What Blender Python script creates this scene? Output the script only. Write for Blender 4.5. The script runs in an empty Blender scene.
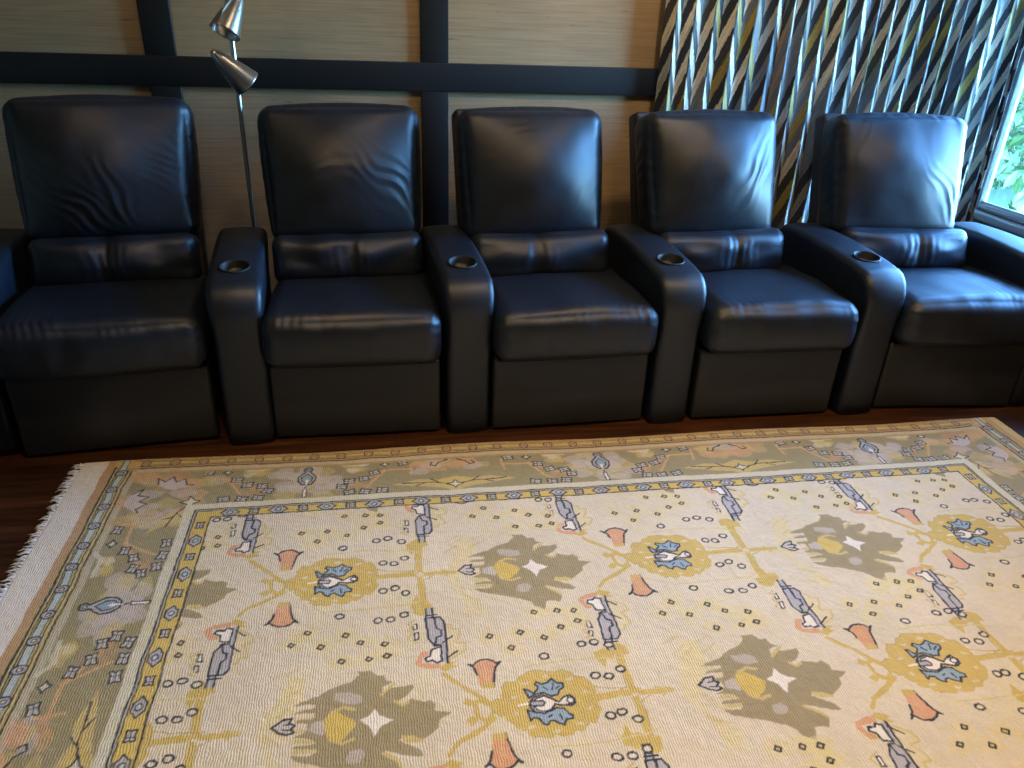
import bpy, math, random
import numpy as np
from mathutils import Vector, Matrix, noise, Euler

C = bpy.context.scene.collection
scene = bpy.context.scene
PI = math.pi
R = math.radians

# ------------------------------------------------------------------ helpers
def link(o, parent=None):
    C.objects.link(o)
    if parent is not None:
        o.parent = parent
    return o

def tag(o, label=None, cat=None, group=None, kind=None):
    if label: o['label'] = label
    if cat: o['category'] = cat
    if group: o['group'] = group
    if kind: o['kind'] = kind
    return o

def empty(name, loc, rz=0.0):
    o = bpy.data.objects.new(name, None)
    o.empty_display_size = 0.1
    o.location = loc
    o.rotation_euler = (0, 0, rz)
    return link(o)

class MB:
    """collects verts / faces for ONE mesh object"""
    def __init__(s):
        s.v = []; s.f = []; s.uv = {}
    def add(s, vs, fs):
        b = len(s.v)
        s.v += [tuple(p) for p in vs]
        s.f += [tuple(i + b for i in f) for f in fs]
        return s
    def box(s, x0, x1, y0, y1, z0, z1):
        vs = [(x, y, z) for z in (z0, z1) for y in (y0, y1) for x in (x0, x1)]
        fs = [(0, 2, 3, 1), (4, 5, 7, 6), (0, 1, 5, 4), (2, 6, 7, 3), (0, 4, 6, 2), (1, 3, 7, 5)]
        return s.add(vs, fs)
    def lathe(s, prof, n=32, M=None, cap0=False, cap1=False):
        """prof: list of (r, z); revolved about local z, then M"""
        vs = []; fs = []
        for r, z in prof:
            for k in range(n):
                a = 2 * PI * k / n
                p = Vector((r * math.cos(a), r * math.sin(a), z))
                vs.append(M @ p if M else p)
        m = len(prof)
        for i in range(m - 1):
            for k in range(n):
                k2 = (k + 1) % n
                fs.append((i * n + k, i * n + k2, (i + 1) * n + k2, (i + 1) * n + k))
        if cap0: fs.append(tuple(reversed(range(n))))
        if cap1: fs.append(tuple((m - 1) * n + k for k in range(n)))
        return s.add(vs, fs)
    def tube(s, pts, r, n=10, caps=True):
        pts = [Vector(p) for p in pts]
        vs = []; fs = []
        up = Vector((0, 0, 1))
        for i, p in enumerate(pts):
            d = (pts[min(i + 1, len(pts) - 1)] - pts[max(i - 1, 0)]).normalized()
            a = d.cross(up)
            if a.length < 1e-3: a = d.cross(Vector((1, 0, 0)))
            a.normalize(); b = d.cross(a).normalized()
            rr = r[i] if isinstance(r, (list, tuple)) else r
            for k in range(n):
                t = 2 * PI * k / n
                vs.append(p + a * math.cos(t) * rr + b * math.sin(t) * rr)
        for i in range(len(pts) - 1):
            for k in range(n):
                k2 = (k + 1) % n
                fs.append((i * n + k, i * n + k2, (i + 1) * n + k2, (i + 1) * n + k))
        if caps:
            fs.append(tuple(range(n))); fs.append(tuple((len(pts) - 1) * n + k for k in reversed(range(n))))
        return s.add(vs, fs)
    def build(s, name, mat, parent=None, smooth=False, bevel=0, sub=0):
        me = bpy.data.meshes.new(name)
        me.from_pydata(s.v, [], s.f)
        me.update()
        import bmesh
        bm = bmesh.new(); bm.from_mesh(me)
        bmesh.ops.remove_doubles(bm, verts=bm.verts, dist=1e-6)
        bmesh.ops.recalc_face_normals(bm, faces=bm.faces)
        bm.to_mesh(me); bm.free()
        if mat: me.materials.append(mat)
        if smooth: me.shade_smooth()
        o = bpy.data.objects.new(name, me)
        link(o, parent)
        if bevel:
            m = o.modifiers.new('bevel', 'BEVEL'); m.width = bevel; m.segments = 3; m.limit_method = 'ANGLE'
            m.angle_limit = R(40)
            me.shade_smooth()
        if sub:
            m = o.modifiers.new('sub', 'SUBSURF'); m.levels = sub; m.render_levels = sub
        return o

def sstep(a, b, x):
    t = min(1, max(0, (x - a) / (b - a))); return t * t * (3 - 2 * t)

def puff(hx, hy, hz, r, bulge=(0, 0, 0), n=(28, 14, 24), fn=None, rz=None):
    """rounded, crowned cushion: half sizes, edge radius, per-axis face crown; fn deforms each point"""
    mb = MB()
    rx = r
    def pt(p):
        q = [max(-h + r, min(h - r, c * h)) for c, h in zip(p, (hx, hy, hz))]
        full = Vector((p[0] * hx, p[1] * hy, p[2] * hz))
        d = full - Vector(q)
        if d.length > 1e-9: d = d.normalized() * r
        P = Vector(q) + d
        u, v, w = p
        P.x += bulge[0] * u ** 3 * (1 - v * v) * (1 - w * w) if bulge[0] else 0
        P.y += bulge[1] * v ** 3 * (1 - u * u) * (1 - w * w) if bulge[1] else 0
        P.z += bulge[2] * w ** 3 * (1 - u * u) * (1 - v * v) if bulge[2] else 0
        if fn: P = fn(P, p)
        return P
    def lin(k, h):
        # denser near the edges so the rounding is smooth
        out = []
        e = max(0.02, r / h)
        ne = 6
        for i in range(ne): out.append(-1 + e * (i / ne))
        for i in range(k + 1): out.append(-1 + e + (2 - 2 * e) * i / k)
        for i in range(1, ne + 1): out.append(1 - e + e * i / ne)
        return out
    A = [lin(n[0], hx), lin(n[1], hy), lin(n[2], hz)]
    def faceg(ax, sgn):
        a, b = [i for i in range(3) if i != ax]
        vs = []; fs = []
        na, nb = len(A[a]), len(A[b])
        for i in range(na):
            for j in range(nb):
                p = [0, 0, 0]; p[ax] = sgn; p[a] = A[a][i]; p[b] = A[b][j]
                vs.append(pt(p))
        for i in range(na - 1):
            for j in range(nb - 1):
                fs.append((i * nb + j, (i + 1) * nb + j, (i + 1) * nb + j + 1, i * nb + j + 1))
        mb.add(vs, fs)
    for ax in range(3):
        for s in (-1, 1): faceg(ax, s)
    return mb

# ------------------------------------------------------------------ materials
def new_mat(name):
    m = bpy.data.materials.new(name); m.use_nodes = True
    nt = m.node_tree; nt.nodes.clear()
    out = nt.nodes.new('ShaderNodeOutputMaterial')
    b = nt.nodes.new('ShaderNodeBsdfPrincipled')
    nt.links.new(b.outputs[0], out.inputs[0])
    return m, nt, b

def N(nt, t, **kw):
    n = nt.nodes.new(t)
    for k, v in kw.items():
        if k.startswith('i_'):
            key = k[2:].replace('_', ' ')
            n.inputs[key].default_value = v
        else: setattr(n, k, v)
    return n

def ramp(nt, stops, interp='LINEAR'):
    n = nt.nodes.new('ShaderNodeValToRGB'); cr = n.color_ramp; cr.interpolation = interp
    while len(cr.elements) < len(stops): cr.elements.new(0.5)
    for e, (p, c) in zip(cr.elements, stops):
        e.position = p; e.color = (*c, 1) if len(c) == 3 else c
    return n

def simple(name, col, rough=0.5, metal=0.0, bump=0.0, scale=60, spec=0.5, var=0.0):
    m, nt, b = new_mat(name)
    b.inputs['Base Color'].default_value = (*col, 1)
    b.inputs['Roughness'].default_value = rough
    b.inputs['Metallic'].default_value = metal
    b.inputs['Specular IOR Level'].default_value = spec
    tc = N(nt, 'ShaderNodeTexCoord')
    ns = N(nt, 'ShaderNodeTexNoise', i_Scale=scale, i_Detail=4.0)
    nt.links.new(tc.outputs['Object'], ns.inputs['Vector'])
    if bump:
        bp = N(nt, 'ShaderNodeBump', i_Strength=bump, i_Distance=0.002)
        nt.links.new(ns.outputs['Fac'], bp.inputs['Height'])
        nt.links.new(bp.outputs[0], b.inputs['Normal'])
    if var:
        rp = ramp(nt, [(0.3, tuple(c * (1 - var) for c in col)), (0.7, tuple(min(1, c * (1 + var)) for c in col))])
        nt.links.new(ns.outputs['Fac'], rp.inputs[0]); nt.links.new(rp.outputs[0], b.inputs['Base Color'])
    return m

def leather(name, col, rough=0.42, grain=0.35, wr=0.11):
    m, nt, b = new_mat(name)
    tc = N(nt, 'ShaderNodeTexCoord')
    vor = N(nt, 'ShaderNodeTexVoronoi', i_Scale=320.0)
    vor.feature = 'DISTANCE_TO_EDGE'
    nt.links.new(tc.outputs['Object'], vor.inputs['Vector'])
    ns = N(nt, 'ShaderNodeTexNoise', i_Scale=7.0, i_Detail=3.5, i_Distortion=0.5)
    nt.links.new(tc.outputs['Object'], ns.inputs['Vector'])
    b1 = N(nt, 'ShaderNodeBump', i_Strength=grain, i_Distance=0.0006)
    nt.links.new(vor.outputs['Distance'], b1.inputs['Height'])
    b2 = N(nt, 'ShaderNodeBump', i_Strength=wr, i_Distance=0.02)
    nt.links.new(ns.outputs['Fac'], b2.inputs['Height'])
    nt.links.new(b1.outputs[0], b2.inputs['Normal'])
    nt.links.new(b2.outputs[0], b.inputs['Normal'])
    rp = ramp(nt, [(0.3, tuple(c * 0.8 for c in col)), (0.7, tuple(c * 1.2 for c in col))])
    nt.links.new(ns.outputs['Fac'], rp.inputs[0]); nt.links.new(rp.outputs[0], b.inputs['Base Color'])
    rr = N(nt, 'ShaderNodeMapRange'); rr.inputs['To Min'].default_value = rough - 0.06; rr.inputs['To Max'].default_value = rough + 0.08
    nt.links.new(ns.outputs['Fac'], rr.inputs['Value']); nt.links.new(rr.outputs[0], b.inputs['Roughness'])
    b.inputs['Specular IOR Level'].default_value = 0.55
    return m

M_LEATHER = leather('navy_leather', (0.0060, 0.0110, 0.0210), 0.44)
M_VINYL = leather('charcoal_vinyl', (0.0120, 0.0140, 0.0175), 0.50, 0.25, 0.04)
M_CUP = simple('black_plastic_cup', (0.002, 0.002, 0.003), 0.6)
M_TRIM = simple('dark_navy_paint', (0.010, 0.011, 0.013), 0.5, bump=0.15, scale=90)
M_STEEL = simple('brushed_steel', (0.55, 0.54, 0.52), 0.3, 1.0, bump=0.1, scale=200)
M_BULB = simple('frosted_bulb', (0.6, 0.6, 0.58), 0.4)
M_PLASTER = simple('painted_plaster', (0.35, 0.31, 0.26), 0.8, bump=0.1)
M_CEIL = simple('ceiling_paint', (0.55, 0.52, 0.47), 0.9, bump=0.05)
M_FRAME = simple('grey_window_frame', (0.30, 0.32, 0.33), 0.4, bump=0.05)
M_TRACK = simple('pale_window_track', (0.55, 0.60, 0.62), 0.35, 0.3)

def mat_grasscloth():
    m, nt, b = new_mat('tan_grasscloth')
    tc = N(nt, 'ShaderNodeTexCoord')
    mp = N(nt, 'ShaderNodeMapping'); mp.inputs['Scale'].default_value = (2.6, 1.0, 110.0)
    nt.links.new(tc.outputs['Object'], mp.inputs['Vector'])
    n1 = N(nt, 'ShaderNodeTexNoise', i_Scale=1.6, i_Detail=6.0, i_Roughness=0.62)
    nt.links.new(mp.outputs[0], n1.inputs['Vector'])
    mp2 = N(nt, 'ShaderNodeMapping'); mp2.inputs['Scale'].default_value = (7.0, 1.0, 60.0); mp2.inputs['Location'].default_value = (3.3, 0, 1.7)
    nt.links.new(tc.outputs['Object'], mp2.inputs['Vector'])
    n2 = N(nt, 'ShaderNodeTexNoise', i_Scale=1.3, i_Detail=3.0)
    nt.links.new(mp2.outputs[0], n2.inputs['Vector'])
    r1 = ramp(nt, [(0.2, (0.30, 0.205, 0.115)), (0.5, (0.44, 0.315, 0.185)), (0.8, (0.53, 0.395, 0.245))])
    nt.links.new(n1.outputs['Fac'], r1.inputs[0])
    r2 = ramp(nt, [(0.69, (0, 0, 0)), (0.80, (.7, .7, .7))])
    nt.links.new(n2.outputs['Fac'], r2.inputs[0])
    mx = N(nt, 'ShaderNodeMix'); mx.data_type = 'RGBA'
    nt.links.new(r2.outputs[0], mx.inputs['Factor']); nt.links.new(r1.outputs[0], mx.inputs['A'])
    mx.inputs['B'].default_value = (0.10, 0.065, 0.04, 1)
    n3 = N(nt, 'ShaderNodeTexNoise', i_Scale=2.2, i_Detail=3.0)
    nt.links.new(tc.outputs['Object'], n3.inputs['Vector'])
    r3 = ramp(nt, [(0.3, (0.82, 0.82, 0.84)), (0.7, (1.0, 0.98, 0.93))])
    nt.links.new(n3.outputs['Fac'], r3.inputs[0])
    ml = N(nt, 'ShaderNodeMix'); ml.data_type = 'RGBA'; ml.blend_type = 'MULTIPLY'; ml.inputs['Factor'].default_value = 1
    nt.links.new(mx.outputs['Result'], ml.inputs['A']); nt.links.new(r3.outputs[0], ml.inputs['B'])
    nt.links.new(ml.outputs['Result'], b.inputs['Base Color'])
    bp = N(nt, 'ShaderNodeBump', i_Strength=0.5, i_Distance=0.002)
    nt.links.new(n1.outputs['Fac'], bp.inputs['Height']); nt.links.new(bp.outputs[0], b.inputs['Normal'])
    b.inputs['Roughness'].default_value = 0.75
    return m
M_GRASS = mat_grasscloth()

def mat_floor():
    m, nt, b = new_mat('dark_cherry_planks')
    tc = N(nt, 'ShaderNodeTexCoord')
    br = N(nt, 'ShaderNodeTexBrick', i_Scale=1.0, i_Mortar_Size=0.0015, i_Brick_Width=1.3, i_Row_Height=0.083)
    br.inputs['Color1'].default_value = (0.2, 0.2, 0.2, 1); br.inputs['Color2'].default_value = (0.9, 0.9, 0.9, 1)
    br.inputs['Mortar'].default_value = (0, 0, 0, 1); br.offset = 0.37
    nt.links.new(tc.outputs['Object'], br.inputs['Vector'])
    mp = N(nt, 'ShaderNodeMapping'); mp.inputs['Scale'].default_value = (2.0, 30.0, 1.0)
    nt.links.new(tc.outputs['Object'], mp.inputs['Vector'])
    ns = N(nt, 'ShaderNodeTexNoise', i_Scale=1.5, i_Detail=6.0, i_Distortion=0.6)
    nt.links.new(mp.outputs[0], ns.inputs['Vector'])
    r1 = ramp(nt, [(0.3, (0.022, 0.008, 0.003)), (0.6, (0.068, 0.024, 0.009)), (0.8, (0.12, 0.045, 0.017))])
    nt.links.new(ns.outputs['Fac'], r1.inputs[0])
    r2 = ramp(nt, [(0.0, (0.15, 0.15, 0.15)), (0.2, (0.7, 0.7, 0.7)), (0.9, (1.15, 1.1, 1.05))])
    nt.links.new(br.outputs['Color'], r2.inputs[0])
    ml = N(nt, 'ShaderNodeMix'); ml.data_type = 'RGBA'; ml.blend_type = 'MULTIPLY'; ml.inputs['Factor'].default_value = 1
    nt.links.new(r1.outputs[0], ml.inputs['A']); nt.links.new(r2.outputs[0], ml.inputs['B'])
    nt.links.new(ml.outputs['Result'], b.inputs['Base Color'])
    b.inputs['Roughness'].default_value = 0.33
    bp = N(nt, 'ShaderNodeBump', i_Strength=0.25, i_Distance=0.002)
    nt.links.new(br.outputs['Color'], bp.inputs['Height']); nt.links.new(bp.outputs[0], b.inputs['Normal'])
    return m
M_FLOOR = mat_floor()

# ------------------------------------------------------------------ the room
WY = 3.55          # back wall
CX = 2.995          # corner with the window wall
SK = R(5.0)        # the window wall leans a little out of square
ZC = 2.55
YF = -2.6
XL = -3.3
TR = CX + math.tan(SK) * (WY - YF) + 0.4   # far right extent

def struct(name, mb, mat, parent=None, **kw):
    o = mb.build(name, mat, parent, **kw)
    if parent is None: o['kind'] = 'structure'
    return o

struct('floor', MB().box(XL - .1, TR, YF - .1, WY + .1, -0.06, 0.0), M_FLOOR)
struct('ceiling', MB().box(XL - .1, TR, YF - .1, WY + .1, ZC, ZC + .06), M_CEIL)
struct('wall_back', MB().box(XL - .1, CX - .005, WY, WY + 0.1, 0, ZC), M_GRASS)
struct('wall_front', MB().box(XL - .1, TR, YF - .1, YF, 0, ZC), M_PLASTER)
struct('wall_left', MB().box(XL - .1, XL, YF, WY, 0, ZC), M_PLASTER)
# right wall: built along its own axis (u runs from the corner towards the camera), then turned
RW0, RW1, RZ0, RZ1 = 0.0, 1.25, 0.575, 2.25
RWL = (WY - YF) / math.cos(SK) + .1
def rw_xf(o):
    o.location = (CX, WY, 0); o.rotation_euler = (0, 0, -PI / 2 + SK)
wr = MB()
wr.box(RW1, RWL, 0, .12, 0, ZC)
wr.box(RW0, RW1, 0, .12, 0, RZ0); wr.box(RW0, RW1, 0, .12, RZ1, ZC)
o = struct('wall_right', wr, M_PLASTER); rw_xf(o)

# timber grid on the back wall
def trim(i, x0, x1, z0, z1, d=0.018):
    o = struct('trim_%d' % i, MB().box(x0, x1, WY - d, WY, z0, z1), M_TRIM, bevel=0.003)
RZ_A, RZ_B = 1.090, 1.205
S1 = (-0.932, -0.812); S2 = (0.168, 0.286); S3 = (1.29, 1.41); S4 = (-2.04, -1.92)
trim(1, XL, CX, RZ_A, RZ_B, 0.020)
for i, s in enumerate((S1, S2, S3, S4)):
    trim(2 + 2 * i, s[0], s[1], 0.14, RZ_A); trim(3 + 2 * i, s[0], s[1], RZ_B, 2.06)
trim(10, XL, CX, 2.06, 2.18, 0.020)
o = struct('baseboard_back', MB().box(XL, CX, WY - .02, WY, 0, .14), M_TRIM)

# window in the right wall
wn = bpy.data.objects.new('window_1', None); link(wn); rw_xf(wn); wn['kind'] = 'structure'
fr = MB()
T = 0.042
fr.box(RW0, RW0 + T, -.004, .045, RZ0, RZ1); fr.box(RW1 - T, RW1, .01, .10, RZ0, RZ1)
fr.box(RW0 + T, RW1 - T, .01, .10, RZ1 - T, RZ1); fr.box(RW0 + T, RW1 - T, -.004, .10, RZ0, RZ0 + .02)
mid = (RW0 + RW1) / 2
fr.box(mid - .03, mid + .03, .03, .09, RZ0 + .02, RZ1 - T)
fr.build('window_frame', M_FRAME, wn, bevel=0.004)
tr_ = MB()
for k, (ya, yb, z) in enumerate(((-.002, .004, .034), (.010, .013, .046), (.03, .04, .040))):
    tr_.box(RW0 + T, RW1 - T, ya, yb, RZ0 + .02, RZ0 + z)
tr_.build('sliding_track', M_TRACK, wn)
sl = MB(); sl.box(RW0 - .04, RW1 + .04, -.05, .01, RZ0 - .035, RZ0)
sl.build('window_sill', M_FRAME, wn, bevel=0.006)
gm, nt, b = new_mat('window_glass')
b.inputs['Base Color'].default_value = (0.9, 0.97, 1, 1); b.inputs['Roughness'].default_value = 0.0
nt.nodes.remove(b)
out = [n for n in nt.nodes if n.type == 'OUTPUT_MATERIAL'][0]
tb = N(nt, 'ShaderNodeBsdfTransparent'); tb.inputs[0].default_value = (0.93, 0.98, 1, 1)
gl = N(nt, 'ShaderNodeBsdfGlossy'); gl.inputs['Roughness'].default_value = 0.02
fz = N(nt, 'ShaderNodeFresnel'); fz.inputs[0].default_value = 1.3
mx = N(nt, 'ShaderNodeMixShader')
nt.links.new(fz.outputs[0], mx.inputs[0]); nt.links.new(tb.outputs[0], mx.inputs[1]); nt.links.new(gl.outputs[0], mx.inputs[2])
nt.links.new(mx.outputs[0], out.inputs[0])
gp = MB(); gp.box(RW0 + T, RW1 - T, .022, .027, RZ0 + .02, RZ1 - T)
gp.build('glass_pane', gm, wn)
# ------------------------------------------------------------------ recliners
def gfold(P, cx, cz, ang, L, W, amp, freq):
    """a patch of parallel leather folds on a front face (x,z plane)"""
    dx, dz = P.x - cx, P.z - cz
    a = dx * math.cos(ang) + dz * math.sin(ang)
    c = -dx * math.sin(ang) + dz * math.cos(ang)
    e = math.exp(-(a / L) ** 2 - (c / W) ** 2)
    ph = 6.0 * noise.noise(Vector((P.x * 9, P.z * 9, cx * 9)))
    s = math.sin(c * freq * 1.9 + a * 12 + ph)
    return amp * (0.30 if amp > .009 else 0.14) * e * (s * abs(s) if s < 0 else s) * (0.6 + 0.8 * noise.noise(Vector((a * 7, c * 7, 3.1 + cz))))

ARM_W = 0.160
def arm_mesh(rear_z=0.61):
    """armrest: side profile in y/z swept across x with rounded long edges"""
    ft, L = 0.61, 0.66
    prof = []
    # front face up
    for z in (0.0, 0.05, 0.12, 0.2, 0.28, 0.36, 0.42, 0.47): prof.append((0.0 - 0.012 * math.exp(-((z - .50) / .1) ** 2), z))
    # nose
    for k in range(1, 13):
        a = PI / 2 * k / 12
        prof.append((-0.012 + 0.095 * (1 - math.cos(a)), 0.485 + 0.115 * math.sin(a)))
    # bowed top
    for k in range(1, 13):
        t = k / 12
        y = 0.083 + (L - 0.083 - 0.05) * t
        prof.append((y, 0.600 + 0.030 * math.sin(PI * min(1, t * 0.65 + .02)) ** 0.9 - 0.004 * t))
    ztop = prof[-1][1]
    for k in range(1, 7):
        a = PI / 2 * k / 6
        prof.append((L - 0.05 + 0.05 * math.sin(a), ztop - 0.05 * (1 - math.cos(a))))
    for z in (0.45, 0.3, 0.15, 0.0): prof.append((L, z))
    # sections
    n = len(prof)
    r = 0.026
    sec = []
    for i in range(n):
        p0 = Vector(prof[max(i - 1, 0)]); p1 = Vector(prof[min(i + 1, n - 1)])
        d = (p1 - p0).normalized(); nrm = Vector((-d.y, d.x))   # outward normal (y,z)
        sec.append((Vector(prof[i]), nrm))
    cols = []
    hw = ARM_W / 2
    K = 7
    xs = []
    for k in range(K + 1):
        a = PI / 2 * k / K
        xs.append((-hw + r - r * math.cos(a), r - r * math.sin(a)))  # x, inset
    full = xs + [(x * .5 * 0 + t, -0.004 * (1 - (t / (hw - r)) ** 2)) for x, t in [(0, -0.03), (0, 0.0), (0, 0.03)]] + [(-x, i) for x, i in reversed(xs)]
    mb = MB(); vs = []; fs = []
    for (x, ins) in full:
        for p, nr in sec:
            q = p - nr * ins
            w = 1.0
            wx = x    # narrows a little to the rear
            wx *= 1 + 0.13 * math.exp(-((p.y - 0.60) / 0.12) ** 2)  # padded top
            vs.append((wx, q.x, max(q.y, 0.0)))
    m = len(full)
    for i in range(m - 1):
        for j in range(n - 1):
            fs.append((i * n + j, (i + 1) * n + j, (i + 1) * n + j + 1, i * n + j + 1))
    fs.append(tuple(range(n))); fs.append(tuple((m - 1) * n + j for j in reversed(range(n))))
    fs += [(i * n, i * n + n - 1, (i + 1) * n + n - 1, (i + 1) * n) for i in range(m - 1)]
    mb.add(vs, fs)
    return mb

def top_z(y):   # arm top height
    t = (y - 0.083) / (0.66 - 0.083 - 0.05)
    return 0.600 + 0.030 * math.sin(PI * min(1, t * 0.65 + .02)) ** 0.9 - 0.004 * t + .004

def make_arm(root, cx, cy=0.0, cup=True):
    a = arm_mesh().build('armrest', M_LEATHER, root, smooth=True)
    a.location = (cx, cy, 0); a.rotation_euler = (0, 0, R(5.0) - root.rotation_euler.z)
    if cup:
        y = 0.165; z = top_z(y); dz = (top_z(y + .04) - top_z(y - .04)) / .08
        # the holder is sunk into the pad: cut a well, then line it
        cut = MB().lathe([(0.0485, -0.075), (0.0485, 0.05)], 32, Matrix.Translation((0, y, z)), True, True)
        me = bpy.data.meshes.new('well'); me.from_pydata([tuple(v) for v in cut.v], [], cut.f); me.update()
        co = bpy.data.objects.new('well', me); C.objects.link(co); co.parent = root; co.location = (cx, cy, 0); co.rotation_euler = a.rotation_euler
        md = a.modifiers.new('well', 'BOOLEAN'); md.object = co; md.operation = 'DIFFERENCE'; md.solver = 'EXACT'
        bpy.context.view_layer.update()
        dg = bpy.context.evaluated_depsgraph_get()
        nm = bpy.data.meshes.new_from_object(a.evaluated_get(dg))
        a.modifiers.clear(); a.data = nm; nm.name = 'armrest'
        nm.shade_smooth()
        bpy.data.objects.remove(co, do_unlink=True)
        T = Matrix.Translation((0, y, z)) @ Matrix.Rotation(math.atan(dz), 4, 'X')
        cu = MB().lathe([(0.001, -0.070), (0.038, -0.070), (0.045, -0.064), (0.0470, 0.001), (0.0495, 0.0035), (0.0525, 0.002), (0.0535, -0.003),
                         (0.0480, -0.004), (0.0480, -0.073), (0.001, -0.073)], 36, T)
        c = cu.build('cup_holder', M_CUP, a, smooth=True)
        c['label'] = 'round black cup holder well'
    return a

def make_recliner(ci, x, y, rz, label, folds, HW, bdx, arm_x, left_arm=None, byaw=0.0):
    rnd = random.Random(100 + ci)
    sd = ci * 7.3
    root = empty('recliner', (x, y, 0), rz)
    tag(root, label, 'recliner', 'recliners joined in a row')
    # base carcass and footrest
    MB().box(-HW + .02, HW - .02, 0.07, 0.62, 0.0, 0.30).build('base', M_VINYL, root, bevel=0.01)
    def ffn(P, p):
        P.y += 0.004 * noise.noise(Vector((P.x * 5, P.z * 5, sd)))
        return P
    f = puff(HW - .004, 0.028, 0.147, 0.014, (0, 0.006, 0), (16, 2, 10), ffn).build('footrest', M_VINYL, root, smooth=True)
    f.location = (0, 0.035, 0.155)
    # seat cushion, front roll overhangs the footrest
    def sfn(P, p):
        u, v, w = p
        # waterfall front
        if w > 0: P.z += 0.010 * (1 - sstep(-1, -0.2, v)) * (1 - u * u) - 0.022 * sstep(-0.3, 1, v)
        P.y -= 0.012 * (1 - w * w) * (v < -0.5) * (1 - .5 * u * u)
        nz = noise.noise(Vector((P.x * 4 + sd, P.y * 5, P.z * 4)))
        P.z += 0.007 * nz * (w > 0)
        n2 = noise.noise(Vector((P.x * 14, P.y * 9 + sd, P.z * 10)))
        P += Vector((0, -1, 0.4)) * 0.0035 * n2
        fr = 1 - sstep(-1.0, -.2, v)
        P.z += 0.0016 * fr * math.sin(P.x * 210 + 7 * noise.noise(Vector((P.x * 5, P.y * 12, sd)))) * max(0, noise.noise(Vector((P.x * 6, P.y * 6, sd + 2))) + .25)
        # side puckers at the front corners
        e = sstep(0.72, 1.0, abs(u)) * (1 - sstep(-1.0, -.4, v))
        P.y += 0.0022 * e * math.sin(P.z * 130 + 4 * noise.noise(P * 20)); P.z += 0.0012 * e * math.sin(P.x * 130)
        return P
    s = puff(HW - .002, 0.285, 0.098, 0.052, (0.006, 0.010, 0.016), (84, 30, 12), sfn).build('seat_cushion', M_LEATHER, root, smooth=True)
    s.location = (0, 0.225, 0.402)
    # lumbar roll
    tilt = R(-19)
    pc = rnd.uniform(-.04, .04)
    def lfn(P, p):
        u, v, w = p
        if v < 0:
            e = math.exp(-((P.x - pc) / 0.07) ** 2)
            P.y += 0.0016 * e * math.sin(P.x * 190 + 5 * noise.noise(Vector((P.x * 8, P.z * 10, sd)))) * (1 - w * w)
            P.y += 0.010 * math.exp(-((P.x - pc) / 0.03) ** 2)
            P.y += 0.010 * noise.noise(Vector((P.x * 7 + P.z * 10, P.z * 14 - P.x * 5, sd + 4)))
        return P
    l = puff(0.284, 0.080, 0.096, 0.045, (0, 0.036, 0), (100, 8, 24), lfn).build('lumbar_cushion', M_LEATHER, root, smooth=True)
    l.location = (bdx * .7, 0.474, 0.541); l.rotation_euler = (R(-14), 0, byaw)
    # back cushion
    def bfn(P, p):
        u, v, w = p
        P.x *= (1.0 + 0.036 * w + (0.050 if ci == 0 else 0.02 if ci == 1 else 0.0))
        # soft crown of the top edge
        if w > 0: P.z += 0.008 * (1 - u * u) * sstep(0, 1, w)
        if v < 0:
            d = 0
            for fo in folds: d += gfold(P, *fo)
            d += 0.010 * noise.noise(Vector((P.x * 3.5, P.z * 3.5, sd)))
            d += 0.004 * noise.noise(Vector((P.x * 9, P.z * 9, sd + 9)))
            # gathered corners
            k = sstep(0.80, 1.0, max(abs(u), w)) 
            d += 0.0014 * k * math.sin((P.x if w > abs(u) else P.z) * 100 + 5 * noise.noise(P * 12 + Vector((sd, 0, 0))))
            P.y += d
        k2 = sstep(.86, 1.0, abs(u)) * (1 - abs(v))
        P.x += 0.0012 * k2 * math.sin(P.z * 100 + 5 * noise.noise(P * 9))
        return P
    b = puff(0.285, 0.088, 0.252, 0.050, (0.010, 0.095 if ci < 4 else 0.060, 0.010), (92, 10, 84), bfn).build('back_cushion', M_LEATHER, root, smooth=True)
    b.location = (bdx, 0.612, 0.821 + (0.016 if ci == 0 else 0)); b.rotation_euler = (tilt, 0, byaw)
    # upholstered shell behind
    sh = puff(0.288, 0.045, 0.37, 0.02, (0, 0, 0), (8, 2, 10)).build('back_shell', M_VINYL, root, smooth=True)
    sh.location = (bdx, 0.690, 0.70); sh.rotation_euler = (tilt, 0, byaw)
    for ax in ([arm_x] if left_arm is None else [arm_x, left_arm]):
        make_arm(root, ax - x, -(ax - x) * math.tan(rz))
    return root

ROT = R(3.0)
FX = [-0.938, -0.128, 0.663, 1.452, 2.258]
HWS = [0.318, 0.303, 0.301, 0.297, 0.305]
BDX = [0.007, -0.031, -0.062, -0.122, -0.118]
ROTS = [R(7), R(0), R(2), R(0), R(-4)]
BYAW = [R(1), R(5), R(3), R(5), R(-1)]
ARMX = [-0.510, 0.278, 1.062, 1.866, 2.655]
specs = [
    ('black leather recliner at the left end of the row, nearest the fringed rug corner',
     [(-.12, -.14, R(-38), .16, .07, .014, 95), (.20, .06, R(-30), .10, .12, .008, 110), (.02, -.10, R(-70), .10, .05, .012, 60)]),
    ('black leather recliner second from left, with the steel floor lamp rising behind its left side',
     [(.15, -.02, R(-35), .14, .09, .010, 80), (-.05, .02, R(20), .18, .05, .007, 60)]),
    ('black leather recliner in the middle of the row of five',
     [(-.10, .12, R(25), .14, .06, .007, 70), (.2, -.1, R(50), .1, .06, .007, 80)]),
    ('black leather recliner second from right, before the left half of the patterned curtain',
     [(.14, -.02, R(60), .16, .06, .012, 60), (-.15, -.05, R(80), .14, .05, .006, 70)]),
    ('black leather recliner at the right end of the row, next to the window',
     [(.20, -.08, R(-50), .12, .06, .010, 80), (-.2, .1, R(75), .14, .05, .006, 70)]),
]
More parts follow.
